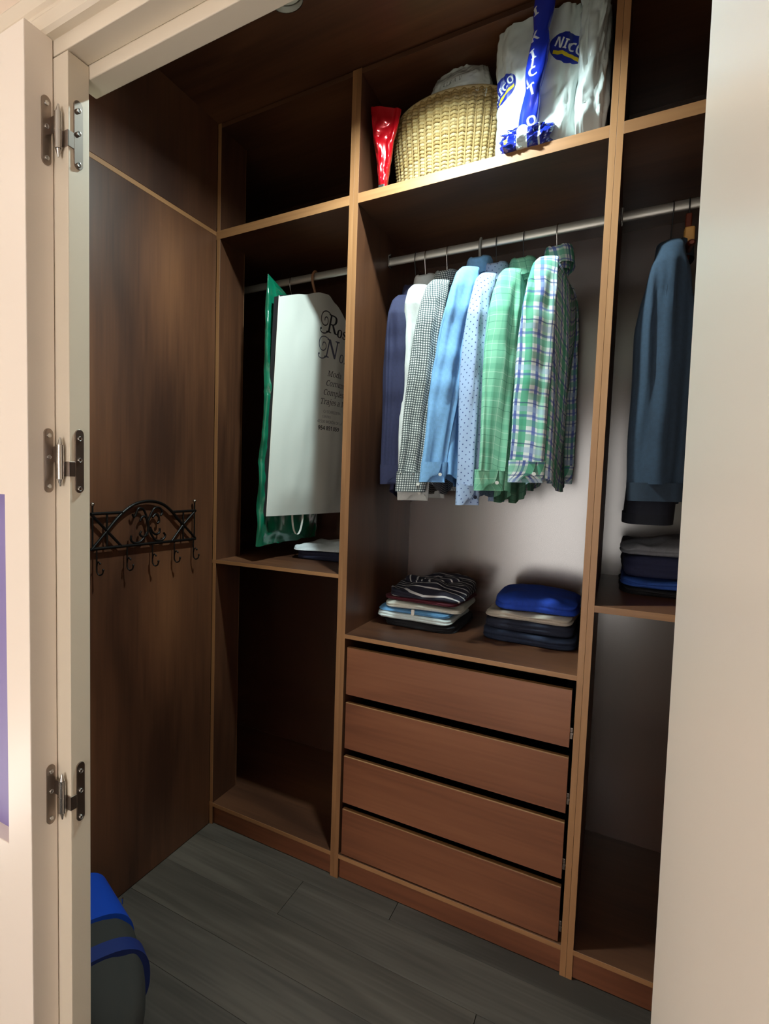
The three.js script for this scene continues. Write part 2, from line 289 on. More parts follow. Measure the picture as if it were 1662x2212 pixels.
//@@OBJECTS@@
// ================================================================ COAT RACK on the left wall
{
  const X = 0.014, rk = thing('coat_rack', 'black wrought iron coat rack with scrolls and five hooks on the left wall', 'coat rack', [XL, 0, 0]);
  const T = (pts, r, seg = 40) => tube(pts.map(([z, y, x = 0]) => [X + x, y, z]), r, seg, 7);
  const bars = [];
  for (const [a, b] of [[0.612, 0.488], [0.254, 0.125]]) {
    const m = (a + b) / 2 + (a > 0.4 ? 0 : 0.004), yt = a > 0.4 ? 1.318 : 1.311;
    bars.push(T([[a, yt], [b, yt]], 0.005, 2), T([[m, yt], [m, 1.206]], 0.0035, 2));
    for (const e of [a, b]) bars.push(T([[e, yt], [m, 1.262]], 0.0045, 4), T([[e, 1.206], [m, 1.262]], 0.0045, 4));
  }
  bars.push(T([[0.612, 1.209], [0.125, 1.203]], 0.0052, 2));
  for (const z of [0.606, 0.131]) bars.push(T([[z, 1.206], [z, 1.345]], 0.003, 2));
  part(rk, 'frame', strip(...bars), M.iron);
  part(rk, 'arch', T([[0.55, 1.262], [0.52, 1.29], [0.486, 1.317], [0.44, 1.341], [0.4, 1.35], [0.365, 1.352], [0.33, 1.348], [0.295, 1.337], [0.254, 1.311], [0.225, 1.285], [0.194, 1.262]], 0.0055, 60), M.iron);
  const S = [
    [[0.444, 1.31], [0.436, 1.3], [0.428, 1.312], [0.418, 1.328], [0.398, 1.327], [0.38, 1.3], [0.37, 1.268], [0.357, 1.238], [0.335, 1.216], [0.305, 1.213], [0.288, 1.228], [0.296, 1.238]],
    [[0.41, 1.286], [0.402, 1.298], [0.386, 1.3], [0.376, 1.282], [0.372, 1.26], [0.378, 1.238], [0.396, 1.232], [0.41, 1.242], [0.404, 1.252]],
    [[0.448, 1.24], [0.45, 1.226], [0.435, 1.214], [0.412, 1.215], [0.392, 1.228], [0.378, 1.246]],
    [[0.372, 1.285], [0.358, 1.31], [0.342, 1.327], [0.318, 1.328], [0.304, 1.312], [0.312, 1.3]],
    [[0.352, 1.296], [0.336, 1.306], [0.322, 1.296], [0.32, 1.28], [0.328, 1.274]],
    [[0.362, 1.262], [0.352, 1.246], [0.335, 1.236], [0.318, 1.242], [0.316, 1.256]],
  ];
  S.forEach((p) => part(rk, numbered('scroll'), T(p, 0.004, 44), M.iron));
  [0.59, 0.466, 0.35, 0.24, 0.135].forEach((z) => {
    const g = strip(T([[z, 1.206], [z, 1.15], [z, 1.136, 0.001], [z - 0.003, 1.127, 0.008], [z - 0.006, 1.131, 0.018], [z - 0.007, 1.142, 0.021]], 0.0026, 24), T([[z, 1.152], [z + 0.003, 1.164, 0.006], [z + 0.005, 1.17, 0.014], [z + 0.004, 1.166, 0.02]], 0.0024, 14),
      new THREE.SphereGeometry(0.004, 10, 8).translate(X + 0.021, 1.144, z - 0.007), new THREE.SphereGeometry(0.0036, 10, 8).translate(X + 0.02, 1.165, z + 0.004));
    part(rk, numbered('hook'), g, M.iron);
  });
  for (const z of [0.606, 0.131]) part(rk, numbered('finial'), new THREE.SphereGeometry(0.0065, 12, 10).translate(X, 1.347, z), M.nickel);
}

// ================================================================ HANGERS
const ROD = 2.268, RZ = -0.3;
function hanger(name, label, x, turn, { hookM = M.chrome, armM = M.redwood, r = 0.0016, neck = -0.158, span = 0.19, drop = 0.055, thick = 0.012, group } = {}) {
  const h = thing(name, label, 'hanger', [x, ROD, RZ], turn, group);
  part(h, 'hook', tube([[0, neck, 0], [0, Math.max(-0.07, neck * 0.6), 0], [0, -0.04, 0.01], [0, -0.012, 0.0185], [0, 0.008, 0.014], [0, 0.0165 + r, 0], [0, 0.008, -0.015], [0, -0.008, -0.018]], r, 40, 8), hookM);
  const rings = []; for (let i = 0; i <= 24; i++) {
    const t = i / 12 - 1, z = t * span, y = neck - drop * Math.pow(Math.abs(t), 1.6), hh = 0.014 - 0.005 * Math.abs(t) + 0.022 * Math.exp(-t * t / 0.012), e = Math.abs(t) > 0.98 ? 0.5 : 1, rg = [];
    for (let j = 0; j < 12; j++) { const a = j / 12 * Math.PI * 2; rg.push(V(thick / 2 * e * Math.cos(a), y - 0.01 + hh * e * Math.sin(a), z)); }
    rings.push(rg);
  }
  part(h, 'arms', loft(rings), armM);
  return h;
}
// ================================================================ SHIRTS
function patternMat(tex, tileX, tileY, opt = {}) { tex.repeat.set(1 / tileX, 1 / tileY); return phys({ map: tex, roughness: 0.85, sheen: 0.25, sheenRoughness: 0.6, side: THREE.DoubleSide, ...opt }); }
const weave = (base, amp, seed) => { const A = makeNoise(seed); return canvasOrData(base, amp, A); };
function canvasOrData(base, amp, A) { return dataTex(128, 128, (u, v) => { const k = 1 + amp * (A(u * 64, v * 64, 64, 64) - 0.5) + amp * 0.6 * (A(u * 9, v * 6, 9, 6) - 0.5); return base.map((c) => clamp(c * k, 0, 255)); }); }
const gingham = canvasTex(64, 64, (g) => { g.fillStyle = '#e9ece8'; g.fillRect(0, 0, 64, 64); g.fillStyle = 'rgba(30,42,46,0.62)'; g.fillRect(0, 0, 32, 64); g.fillRect(0, 0, 64, 32); });
const polka = canvasTex(128, 128, (g) => { g.fillStyle = '#a9bfe2'; g.fillRect(0, 0, 128, 128); g.fillStyle = '#3a4a86'; for (const [x, y] of [[32, 32], [96, 96]]) { g.beginPath(); g.arc(x, y, 11, 0, 7); g.fill(); } });
const greenCheck = canvasTex(256, 256, (g) => {
  g.fillStyle = '#84c6a6'; g.fillRect(0, 0, 256, 256); g.fillStyle = 'rgba(60,140,108,0.22)'; g.fillRect(40, 0, 60, 256); g.fillRect(0, 60, 256, 50);
  g.fillStyle = 'rgba(214,236,222,0.6)'; g.fillRect(20, 0, 4, 256); g.fillRect(0, 30, 256, 5); g.fillRect(150, 0, 3, 256); g.fillRect(0, 160, 256, 4); g.fillStyle = 'rgba(26,92,74,0.5)'; g.fillRect(216, 0, 5, 256); g.fillRect(0, 226, 256, 4);
});
const plaid = canvasTex(256, 256, (g) => {
  g.fillStyle = '#dfe6e4'; g.fillRect(0, 0, 256, 256);
  const b = (v, p, w, c, al) => { g.globalAlpha = al; g.fillStyle = c; v ? g.fillRect(0, p, 256, w) : g.fillRect(p, 0, w, 256); };
  b(0, 14, 50, '#2f9a70', 0.72); b(0, 84, 20, '#3c4f9e', 0.78); b(0, 122, 7, '#33467e', 0.7); b(0, 150, 40, '#86c2a8', 0.7); b(0, 206, 24, '#4a5cae', 0.72);
  b(1, 10, 40, '#3f9f7c', 0.5); b(1, 66, 16, '#3c4f9e', 0.5); b(1, 100, 34, '#9fb7d4', 0.55); b(1, 150, 8, '#2c3c70', 0.55); b(1, 176, 40, '#5fae90', 0.5); b(1, 228, 12, '#4a5cae', 0.5);
});
function mm(rings, o) { return loft(rings, o); }
function makeShirt(o) {
  const { name = 'shirt', label, group, x, turn = 0, neckY = 2.135, mat, cuffMat = mat, collarMat = mat, len = 0.74, sl = 0.66, topX = 0, botX = 0, phi = 36, aTop = 0.058, aBot = 0.046, thick = 0.02, bodyT = 0.018, cuff = 0.066, zArm = 0.235, seed = 1, halfW = 0.205, slit = true, buttonM, fat = 0, farArm = true } = o;
  const s = thing(name, label, o.category ?? 'shirt', [x, neckY, RZ], turn, group);
  const no = makeNoise(seed * 7 + 3), body = [], NB = 64;
  for (let i = 0; i <= 36; i++) {
    const t = i / 36, y = t < 0.28 ? -0.08 * Math.pow(t / 0.28, 1.0) : -0.08 - (len - 0.08) * (t - 0.28) / 0.72;
    const k = t < 0.28 ? Math.pow(t / 0.28, 0.85) : 1, low = smooth(-0.1, -0.5, y);
    const a = (0.052 + (halfW - 0.052) * k) * (1 - 0.05 * smooth(-0.1, -0.3, y) + 0.06 * smooth(-0.3, -0.7, y)), b = 0.012 + (bodyT - 0.006) * k + fat * smooth(0, -0.2, y);
    const rg = []; for (let j = 0; j < NB; j++) {
      const th = j / NB * Math.PI * 2, z = a * sp(Math.cos(th), 0.8); let xx = b * sp(Math.sin(th), 0.7);
      xx += (0.006 + 0.014 * low) * (no(z * 16 + 40, y * 2.2 + 20) - 0.5) * 2 + 0.006 * (no(z * 42 + 9, y * 4 + 3) - 0.5) * low * 2;
      const hem = t > 0.7 ? (t - 0.7) / 0.3 * 0.045 * Math.pow(Math.abs(z) / a, 2) : 0;
      rg.push(V(xx + botX * 0.25 * smooth(-0.05, -0.7, y), y + hem, z));
    }
    body.push(rg);
  }
  part(s, 'body', mm(body, { capEnd: false, uvOff: [0.013 * seed, 0.02] }), mat);
  const arm = (side) => {
    const bt = botX * (side > 0 ? 1 : 0.3), tp = topX * side, ph = phi * R * side, wd = V(Math.cos(ph), 0, -Math.sin(ph)), td = V(Math.sin(ph), 0, Math.cos(ph)), rings = [], NS = 40;
    const path = [[0, 0.13, -0.018], [0.04, 0.165, -0.026], [0.1, 0.2, -0.05], [0.2, 0.225, -0.1], [0.32, zArm, -0.17], [1, zArm + (o.swing ?? 0), -sl]];
    const at = (q) => { const [z, y] = lerpTab(path, q); return V(tp + (bt - tp) * smooth(0.05, 1.1, q) * 1.0, y, z * side); };
    for (let i = 0; i <= 46; i++) {
      const q = i / 46, c = at(q), k = Math.sqrt(clamp(q / 0.16)), a = (aTop + (aBot - aTop) * smooth(0.2, 1, q)) * lerpTab(o.ramp ?? [[0, 0.34], [0.06, 0.56], [0.16, 0.7], [0.32, 0.84], [0.6, 1.0], [1, 1.0]], q)[0], b = thick * (0.5 + 0.5 * k) * (1 - 0.25 * smooth(0.5, 1, q)), rg = [];
      for (let j = 0; j < NS; j++) {
        const th = j / NS * Math.PI * 2, e = a * sp(Math.cos(th), 0.85), f = b * sp(Math.sin(th), 0.8);
        const wv = (no(e * 46 + 70 * (side + 2), c.y * 3.2 + 11) - 0.5) * 0.03 * smooth(0.08, 0.35, q) + (Math.abs(no(e * 60 + 31, c.y * 2.4 + e * 10 + 7 + seed) - 0.5) - 0.25) * 0.02 * smooth(0.1, 0.3, q) + (no(e * 95 + 7, c.y * 5 + 5) - 0.5) * 0.007 * smooth(0.15, 0.4, q) + (no(c.y * 22, e * 6 + 3) - 0.5) * 0.006 * (1 - smooth(0.1, 0.5, Math.abs(q - 0.55)));
        rg.push(c.clone().addScaledVector(wd, e * (1 + 0.1 * (no(c.y * 7 + seed, 4) - 0.5))).addScaledVector(td, f + wv));
      }
      rings.push(rg);
    }
    const nm = side > 0 ? 'sleeve' : 'sleeve_001';
    part(s, nm, mm(rings, { capEnd: false, uvOff: [0.03 * seed, 0.01] }), mat);
    if (!cuff) return;
    const cr = [], c0 = at(1), dir = at(1).sub(at(0.94)).normalize(), sa = Math.PI * (o.slitAt ?? 0.4);
    for (let i = 0; i <= 7; i++) {
      const q = i / 7, c = c0.clone().addScaledVector(dir, -0.004 + cuff * q), rg = [], gap = slit ? 0.03 + 0.42 * q * q : 0;
      for (let j = 0; j <= NS; j++) {
        const u = j / NS, th = sa + gap + u * (Math.PI * 2 - 2 * gap), a = (aBot + 0.003) * (1 - 0.04 * q), b = thick * 0.75, end = slit ? 0.016 * Math.pow(Math.abs(2 * u - 1), 22) * smooth(0.6, 1, q) : 0;
        rg.push(c.clone().addScaledVector(wd, a * sp(Math.cos(th), 0.7)).addScaledVector(td, b * sp(Math.sin(th), 0.7) + (slit ? 0.004 * q * Math.pow(Math.abs(2 * u - 1), 8) * (u > 0.5 ? 1 : -0.5) : 0)).add(V(0, end, 0)));
      }
      cr.push(rg);
    }
    part(s, side > 0 ? 'cuff' : 'cuff_001', loft(cr, { closed: false, uvOff: [0.005, 0.003] }), cuffMat);
    if (buttonM && side > 0) part(s, 'cuff_button', new THREE.CylinderGeometry(0.0055, 0.0055, 0.003, 14).rotateX(Math.PI / 2).translate(0, 0, 0).applyMatrix4(new THREE.Matrix4().makeRotationY(ph)).translate(...c0.clone().addScaledVector(dir, cuff * 0.55).addScaledVector(wd, 0.018).addScaledVector(td, thick * 0.72 + 0.001).toArray()), buttonM);
  };
  arm(1); if (farArm) arm(-1);
  // folded collar: stand inside, leaf outside
  if (o.collar !== false) {
    const cr = [], prof = o.lapel ? [[-0.02, 0.8], [0.012, 0.86], [0.024, 1.0], [0.018, 1.12], [-0.03, 1.22]] : [[-0.02, 0.92], [0.03, 0.92], [0.05, 0.97], [0.054, 1.03], [0.045, 1.13], [0.012, 1.26], [-0.006, 1.32]];
    for (const [y, sc] of prof) { const rg = []; for (let j = 0; j < 36; j++) { const th = j / 36 * Math.PI * 2; rg.push(V((0.037 + (o.collarFat ?? 0)) * sc * Math.cos(th) , y + 0.004 * Math.cos(th * 2) - (Math.abs(Math.sin(th)) > 0.9 ? 0.004 : 0), 0.058 * sc * Math.sin(th))); } cr.push(rg); }
    part(s, 'collar', mm(cr, { capStart: false, capEnd: false }), collarMat);
  }
  if (buttonM) for (let k = 0; k < 3; k++) part(s, numbered('button'), new THREE.CylinderGeometry(0.005, 0.005, 0.003, 12).rotateZ(Math.PI / 2).translate(bodyT + 0.012, -0.12 - 0.09 * k, 0.01), buttonM);
  return s;
}
const btnW = std({ color: 0xe8e6e0, roughness: 0.4 }), btnD = std({ color: 0x23283a, roughness: 0.4 });
const shirtG = 'long-sleeved shirts on the middle rail', hangG = 'hangers carrying the shirts on the middle rail';
hanger('hanger', 'black wire hanger under the navy shirt, leftmost on the middle rail', 0.106, 0.02, { hookM: M.blackPlastic, armM: M.blackPlastic, group: hangG });
makeShirt({ label: 'plain navy shirt, leftmost on the middle rail', group: shirtG, x: 0.106, turn: 0.04, neckY: 2.105, mat: patternMat(weave([36, 38, 70], 0.16, 71), 0.04, 0.04), sl: 0.615, topX: 0.012, botX: 0.012, phi: 26, aTop: 0.046, aBot: 0.042, thick: 0.014, bodyT: 0.012, zArm: 0.225, seed: 2 });
hanger('hanger', 'red-brown wooden hanger with chrome hook under the white shirt', 0.143, 0.05, { group: hangG });
makeShirt({ label: 'plain white shirt between the navy and the gingham shirt', group: shirtG, x: 0.148, turn: 0.06, neckY: 2.132, mat: patternMat(weave([204, 206, 204], 0.06, 73), 0.04, 0.04), sl: 0.695, topX: 0.02, botX: 0.034, phi: 30, aTop: 0.046, aBot: 0.052, thick: 0.013, bodyT: 0.013, zArm: 0.212, seed: 3, buttonM: btnW });
hanger('hanger', 'red-brown wooden hanger with chrome hook under the gingham shirt', 0.222, 0.04, { group: hangG });
makeShirt({ label: 'black and white gingham shirt beside the white one', group: shirtG, x: 0.222, turn: 0.05, neckY: 2.135, mat: patternMat(gingham, 0.0078, 0.0078), sl: 0.668, topX: 0.018, botX: -0.035, phi: 34, aTop: 0.056, aBot: 0.05, seed: 4, zArm: 0.24, buttonM: btnW, slit: false });
hanger('hanger', 'thick grey plastic hanger under the plain light blue shirt', 0.336, 0.03, { hookM: M.greyPlastic, armM: M.greyPlastic, r: 0.0046, thick: 0.016, group: hangG });
makeShirt({ label: 'plain light blue shirt on the thick grey hanger', group: shirtG, x: 0.336, turn: 0.02, neckY: 2.16, mat: patternMat(weave([128, 178, 226], 0.1, 75), 0.04, 0.04), sl: 0.66, topX: 0.004, botX: -0.07, phi: 38, aTop: 0.055, aBot: 0.042, seed: 5, zArm: 0.235, buttonM: btnW });
hanger('hanger', 'black hanger under the dotted light blue shirt', 0.39, 0.02, { hookM: M.blackPlastic, armM: M.blackPlastic, group: hangG });
makeShirt({ label: 'pale blue shirt with small dark dots, right of the plain light blue one', group: shirtG, x: 0.392, turn: 0.02, neckY: 2.13, mat: patternMat(polka, 0.022, 0.022), sl: 0.7, topX: 0.005, botX: -0.012, phi: 38, aTop: 0.05, aBot: 0.036, seed: 6, zArm: 0.245, buttonM: btnD });
hanger('hanger', 'red-brown hanger under the mint green checked shirt', 0.477, 0.0, { hookM: M.blackPlastic, group: hangG });
makeShirt({ label: 'mint green shirt with thin check lines, between dotted and plaid shirts', group: shirtG, x: 0.477, turn: 0.0, neckY: 2.132, mat: patternMat(greenCheck, 0.085, 0.085), sl: 0.655, len: 0.76, topX: -0.005, botX: -0.03, phi: 36, aTop: 0.052, aBot: 0.045, seed: 7, zArm: 0.24, buttonM: btnW });
hanger('hanger', 'dark plastic hanger with a wire hook under the plaid shirt, rightmost in the middle bay', 0.578, -0.08, { armM: M.blackPlastic, thick: 0.02, drop: 0.07, span: 0.19, group: hangG });
makeShirt({ label: 'green, blue and white plaid shirt, rightmost in the middle bay', group: shirtG, x: 0.585, turn: -0.09, neckY: 2.15, mat: patternMat(plaid, 0.105, 0.12), sl: 0.645, len: 0.735, topX: 0.004, botX: -0.012, phi: 30, aTop: 0.056, aBot: 0.05, bodyT: 0.03, seed: 8, zArm: 0.24, buttonM: btnW, fat: 0.01 });

// jacket and trousers in the right bay
hanger('hanger', 'hanger with a red-brown neck carrying the slate blue jacket in the right bay', 0.886, 0.05, { hookM: M.blackPlastic, armM: M.redwood, drop: 0.08, thick: 0.03 });
makeShirt({ name: 'jacket', category: 'jacket', label: 'slate blue tailored jacket hanging at the left of the right bay', x: 0.896, turn: -0.09, neckY: 2.135, mat: patternMat(weave([46, 63, 82], 0.14, 81), 0.05, 0.05, { roughness: 0.95 }), sl: 0.69, len: 0.75, topX: 0.0, botX: 0.002, phi: 18, aTop: 0.074, aBot: 0.066, thick: 0.034, bodyT: 0.022, fat: 0.012, cuff: 0.05, cuffMat: patternMat(weave([36, 50, 66], 0.14, 82), 0.05, 0.05), slit: false, zArm: 0.225, halfW: 0.215, seed: 9, lapel: true, collarFat: 0.004, ramp: [[0, 0.2], [0.12, 0.42], [0.3, 0.72], [0.5, 0.95], [0.7, 1.02], [1, 1.05]] });
{
  const t = thing('trousers', 'dark navy trousers hanging below the jacket hem in the right bay', 'trousers', [0.9, 1.33, -0.3]), no = makeNoise(401), rings = [];
  for (let i = 0; i <= 30; i++) { const y = 0.62 - 0.62 * i / 30, rg = []; for (let j = 0; j < 40; j++) { const th = j / 40 * Math.PI * 2, z = 0.17 * sp(Math.cos(th), 0.5); rg.push(V(0.062 * sp(Math.sin(th), 0.6) + 0.012 * (no(z * 14 + 9, y * 2) - 0.5) - 0.03 * (1 - y / 0.62), y, z)); } rings.push(rg); }
  part(t, 'leg', loft(rings), patternMat(weave([30, 34, 48], 0.12, 83), 0.05, 0.05));
  part(t, 'hem', loft([0.03, 0.001].map((y) => { const rg = []; for (let j = 0; j < 40; j++) { const th = j / 40 * Math.PI * 2, z = 0.172 * sp(Math.cos(th), 0.5); rg.push(V(0.0645 * sp(Math.sin(th), 0.6) - 0.03, y, z)); } return rg; })), patternMat(weave([26, 30, 42], 0.12, 84), 0.05, 0.05));
  hanger('clip_hanger', 'hanger with a yellow wooden block below a red-brown neck, right of the jacket', 0.925, 0.0, { hookM: M.blackPlastic, armM: M.redwood, span: 0.17, drop: 0.03, neck: -0.13, thick: 0.02 });
  const h = scene.children[scene.children.length - 1];
  part(h, 'wooden_block', box(-0.011, 0.015, -0.132, -0.08, 0.02, 0.05, { r: 0.006 }).applyMatrix4(new THREE.Matrix4().makeRotationX(0)), M.lightwood, 'yellow wooden block');
  part(h, 'neck_piece', box(-0.008, 0.008, -0.09, -0.03, 0.002, 0.018, { r: 0.004 }), M.redwood);
}

// ================================================================ GARMENT BAGS in the left bay
{
  const b = thing('garment_bag', 'white fabric garment bag with black script lettering in the left bay', 'garment bag', [-0.308, 1.292, -0.3], -0.16);
  const zf = 0.253, zb = -0.35, topY = (z) => lerpTab([[zb, 0.74], [-0.24, 0.79], [-0.1, 0.885], [-0.04, 0.906], [0.02, 0.9], [0.12, 0.868], [zf, 0.83]], z)[0];
  const lean = (y) => 0.042 * (y / 0.83 - 0.9), no = makeNoise(91);
  const bulge = (z, y) => { const e = 1 - Math.pow(Math.abs((z - (zf + zb) / 2) / ((zf - zb) / 2)), 4); return 0.012 + 0.022 * e * smooth(-0.05, 0.12, y) * (1 - 0.5 * smooth(0.6, 0.85, y)) + 0.010 * (no(z * 9 + 4, y * 3.2 + 2) - 0.5) * e + 0.004 * (no(z * 24 + 7, y * 9) - 0.5) * e; };
  const grid = (sgn, off) => { const pos = [], uv = [], idx = [], nu = 44, nv = 70; for (let i = 0; i <= nv; i++) for (let j = 0; j <= nu; j++) { const z = zf + (zb - zf) * j / nu, y = topY(z) * i / nv; pos.push(sgn * (bulge(z, y) + off) + lean(y), y, z); uv.push(j / nu, y / 0.9); if (i < nv && j < nu) { const a = i * (nu + 1) + j, c = a + nu + 1; sgn > 0 ? idx.push(a, a + 1, c, a + 1, c + 1, c) : idx.push(a, c, a + 1, a + 1, c, c + 1); } } const g = new THREE.BufferGeometry(); g.setAttribute('position', new THREE.Float32BufferAttribute(pos, 3)); g.setAttribute('uv', new THREE.Float32BufferAttribute(uv, 2)); g.setIndex(idx); g.computeVertexNormals(); return g; };
  const print = canvasTex(1024, 1664, (g, w, h) => {
    const A = makeNoise(95); g.fillStyle = '#dedfd8'; g.fillRect(0, 0, w, h);
    for (let i = 0; i < 900; i++) { g.fillStyle = `rgba(120,120,112,${0.03 * A(i, 1)})`; g.fillRect(A(i, 3) * w, A(i, 5) * h, 40, 1); }
    g.fillStyle = g.strokeStyle = '#26262c'; g.lineCap = 'round';
    const T = (s, x, y, f, c = '#26262c') => { g.font = f; g.fillStyle = c; g.fillText(s, x, y); };
    const X0 = 436;
    // looping capitals with their swashes, the second line in outline grey
    const cap = (ch, x, y, c, lw) => {
      g.fillStyle = g.strokeStyle = c; g.lineWidth = lw; T(ch, x + 38, y, 'italic 200px serif', c);
      g.beginPath(); g.moveTo(x + 66, y - 2); g.bezierCurveTo(x + 10, y + 34, x - 34, y + 10, x - 18, y - 14); g.stroke();
      g.beginPath(); g.arc(x - 14, y - 14, lw * 1.1, 0, 7); g.fill();
      g.beginPath(); g.moveTo(x + 112, y - 128); g.bezierCurveTo(x + 60, y - 176, x - 26, y - 150, x - 14, y - 78); g.bezierCurveTo(x - 4, y - 24, x + 74, y - 40, x + 66, y - 88); g.bezierCurveTo(x + 60, y - 122, x + 22, y - 112, x + 26, y - 82); g.stroke();
    };
    cap('R', X0 + 8, 262, '#26262c', 8); T('osa', X0 + 168, 276, 'italic bold 120px serif');
    cap('N', X0 - 6, 452, '#55586a', 7); T('oria', X0 + 196, 466, 'italic 124px serif', '#55586a');
    T('Moda', X0 + 84, 590, 'italic 60px serif'); T('Comunión', X0 + 74, 662, 'italic 60px serif'); T('Complementos', X0 + 52, 734, 'italic 60px serif'); T('Trajes a Medida', X0 + 24, 806, 'italic 60px serif');
    T('C/ CORREDERA', X0 + 66, 872, '30px sans-serif', '#6a6a70'); T('CENTRO', X0 + 56, 910, '26px sans-serif', '#8a8a90'); T('41530 MORÓN DE LA', X0 + 8, 950, '30px sans-serif', '#6a6a70'); T('✆ 954 851 059', X0 - 10, 1004, 'bold 44px sans-serif');
  });
  print.wrapS = print.wrapT = THREE.ClampToEdgeWrapping;
  const white = std({ map: print, roughness: 0.8, side: THREE.DoubleSide });
  part(b, 'back_cover', grid(-1, 0), std({ color: 0x1c1a1e, roughness: 0.8, side: THREE.DoubleSide }), 'black back of the bag');
  part(b, 'printed_front', grid(1, 0), white, 'white front with black lettering');
  const edge = []; for (let i = 0; i <= 30; i++) edge.push([lean(0.83 * i / 30) + 0.0, 0.83 * i / 30, zf]);
  for (let i = 1; i <= 24; i++) { const z = zf + (zb - zf) * i / 24; edge.push([lean(topY(z)), topY(z), z]); }
  part(b, 'side_gusset', strip(ribbon(edge.slice(0, 31).map((p) => V(...p)), (p) => bulge(zf, p.y) + 0.0005)), std({ color: 0x2a272c, roughness: 0.8, side: THREE.DoubleSide }));
  part(b, 'piping', tube(edge.slice(0, 31).map((p) => [p[0] + 0.0125, p[1], p[2]]), 0.0022, 40, 6), M.white);
  part(b, 'piping_001', tube(edge.slice(30).map((p) => [p[0] + 0.012, p[1], p[2]]), 0.0024, 60, 6), std({ color: 0x241f26, roughness: 0.8 }));
  const lp = []; for (let i = 0; i <= 20; i++) { const a = Math.PI * i / 20; lp.push(V(lean(0) + 0.004, 0.006 - 0.09 * Math.sin(a), 0.035 * Math.cos(a) + 0.05)); }
  part(b, 'handle_loop', ribbon(lp, () => 0.005), std({ color: 0xd8d6d0, roughness: 0.8, side: THREE.DoubleSide }), 'white ribbon loop');
  hanger('hanger', 'hanger with an orange-brown wooden hook holding the white garment bag', -0.318, -0.16, { hookM: M.hookwood, armM: M.hookwood, r: 0.0052, neck: -0.095, span: 0.17 });
}
function ribbon(pts, half) {                                              // flat band, its width along x
  const rings = pts.map((p) => { const h = half(p); return [V(p.x - h, p.y, p.z), V(p.x + h, p.y, p.z)]; }); return loft(rings, { closed: false });
}
function crumple(rings0, opts) { return loft(rings0, opts); }
{
  const b = thing('garment_bag', 'glossy green plastic garment cover hanging left of the white garment bag', 'garment bag', [-0.408, 1.175, -0.3]), no = makeNoise(111), rings = [];
  for (let i = 0; i <= 90; i++) {
    const t = i / 90, rg = [];
    for (let j = 0; j < 64; j++) {
      const th = j / 64 * Math.PI * 2, c = sp(Math.cos(th), 0.6), zz = 0.25 * c + 0.01, top = lerpTab([[-0.25, 0.9], [-0.05, 1.0], [0.02, 1.0], [0.16, 0.97], [0.2, 1.0], [0.262, 1.035]], zz)[0], y = top * t;
      const cr = (no(zz * 30 + 9, y * 12) - 0.5) * 0.03 + (Math.abs(no(zz * 55 + 2, y * 26 + 5) - 0.5) - 0.25) * 0.022;
      const pin = 1 - 0.75 * smooth(0.9, 1, t) - 0.5 * smooth(0.06, 0, t);
      rg.push(V((0.024 * sp(Math.sin(th), 0.7) + cr * 0.7) * pin + 0.03 * t - 0.006 + 0.012 * Math.sin(3 * t), y + 0.012 * (no(zz * 20, 3 + t) - 0.5) * (t < 0.05 ? 1 : 0.3), zz + cr * 0.8 * (0.4 + 0.6 * t) + (j > 16 && j < 48 ? 0 : 0.006 * (no(t * 8, 77) - 0.5) * 2)));
    }
    rings.push(rg);
  }
  part(b, 'plastic_cover', loft(rings), phys({ color: 0x0c6b4e, roughness: 0.24, clearcoat: 0.6, clearcoatRoughness: 0.15, side: THREE.DoubleSide }));
  part(b, 'hem_seam', tube(Array.from({ length: 12 }, (_, i) => [-0.006 + 0.006 * Math.sin(i), 0.006 + 0.003 * Math.sin(i * 1.7), 0.25 - 0.5 * i / 11]), 0.0035, 40, 6), phys({ color: 0x0f7d5b, roughness: 0.25 }));
  hanger('hanger', 'thin wire hanger holding the green garment cover in the left bay', -0.428, 0.0, { armM: M.chrome, neck: -0.09, span: 0.16, thick: 0.006 });
}

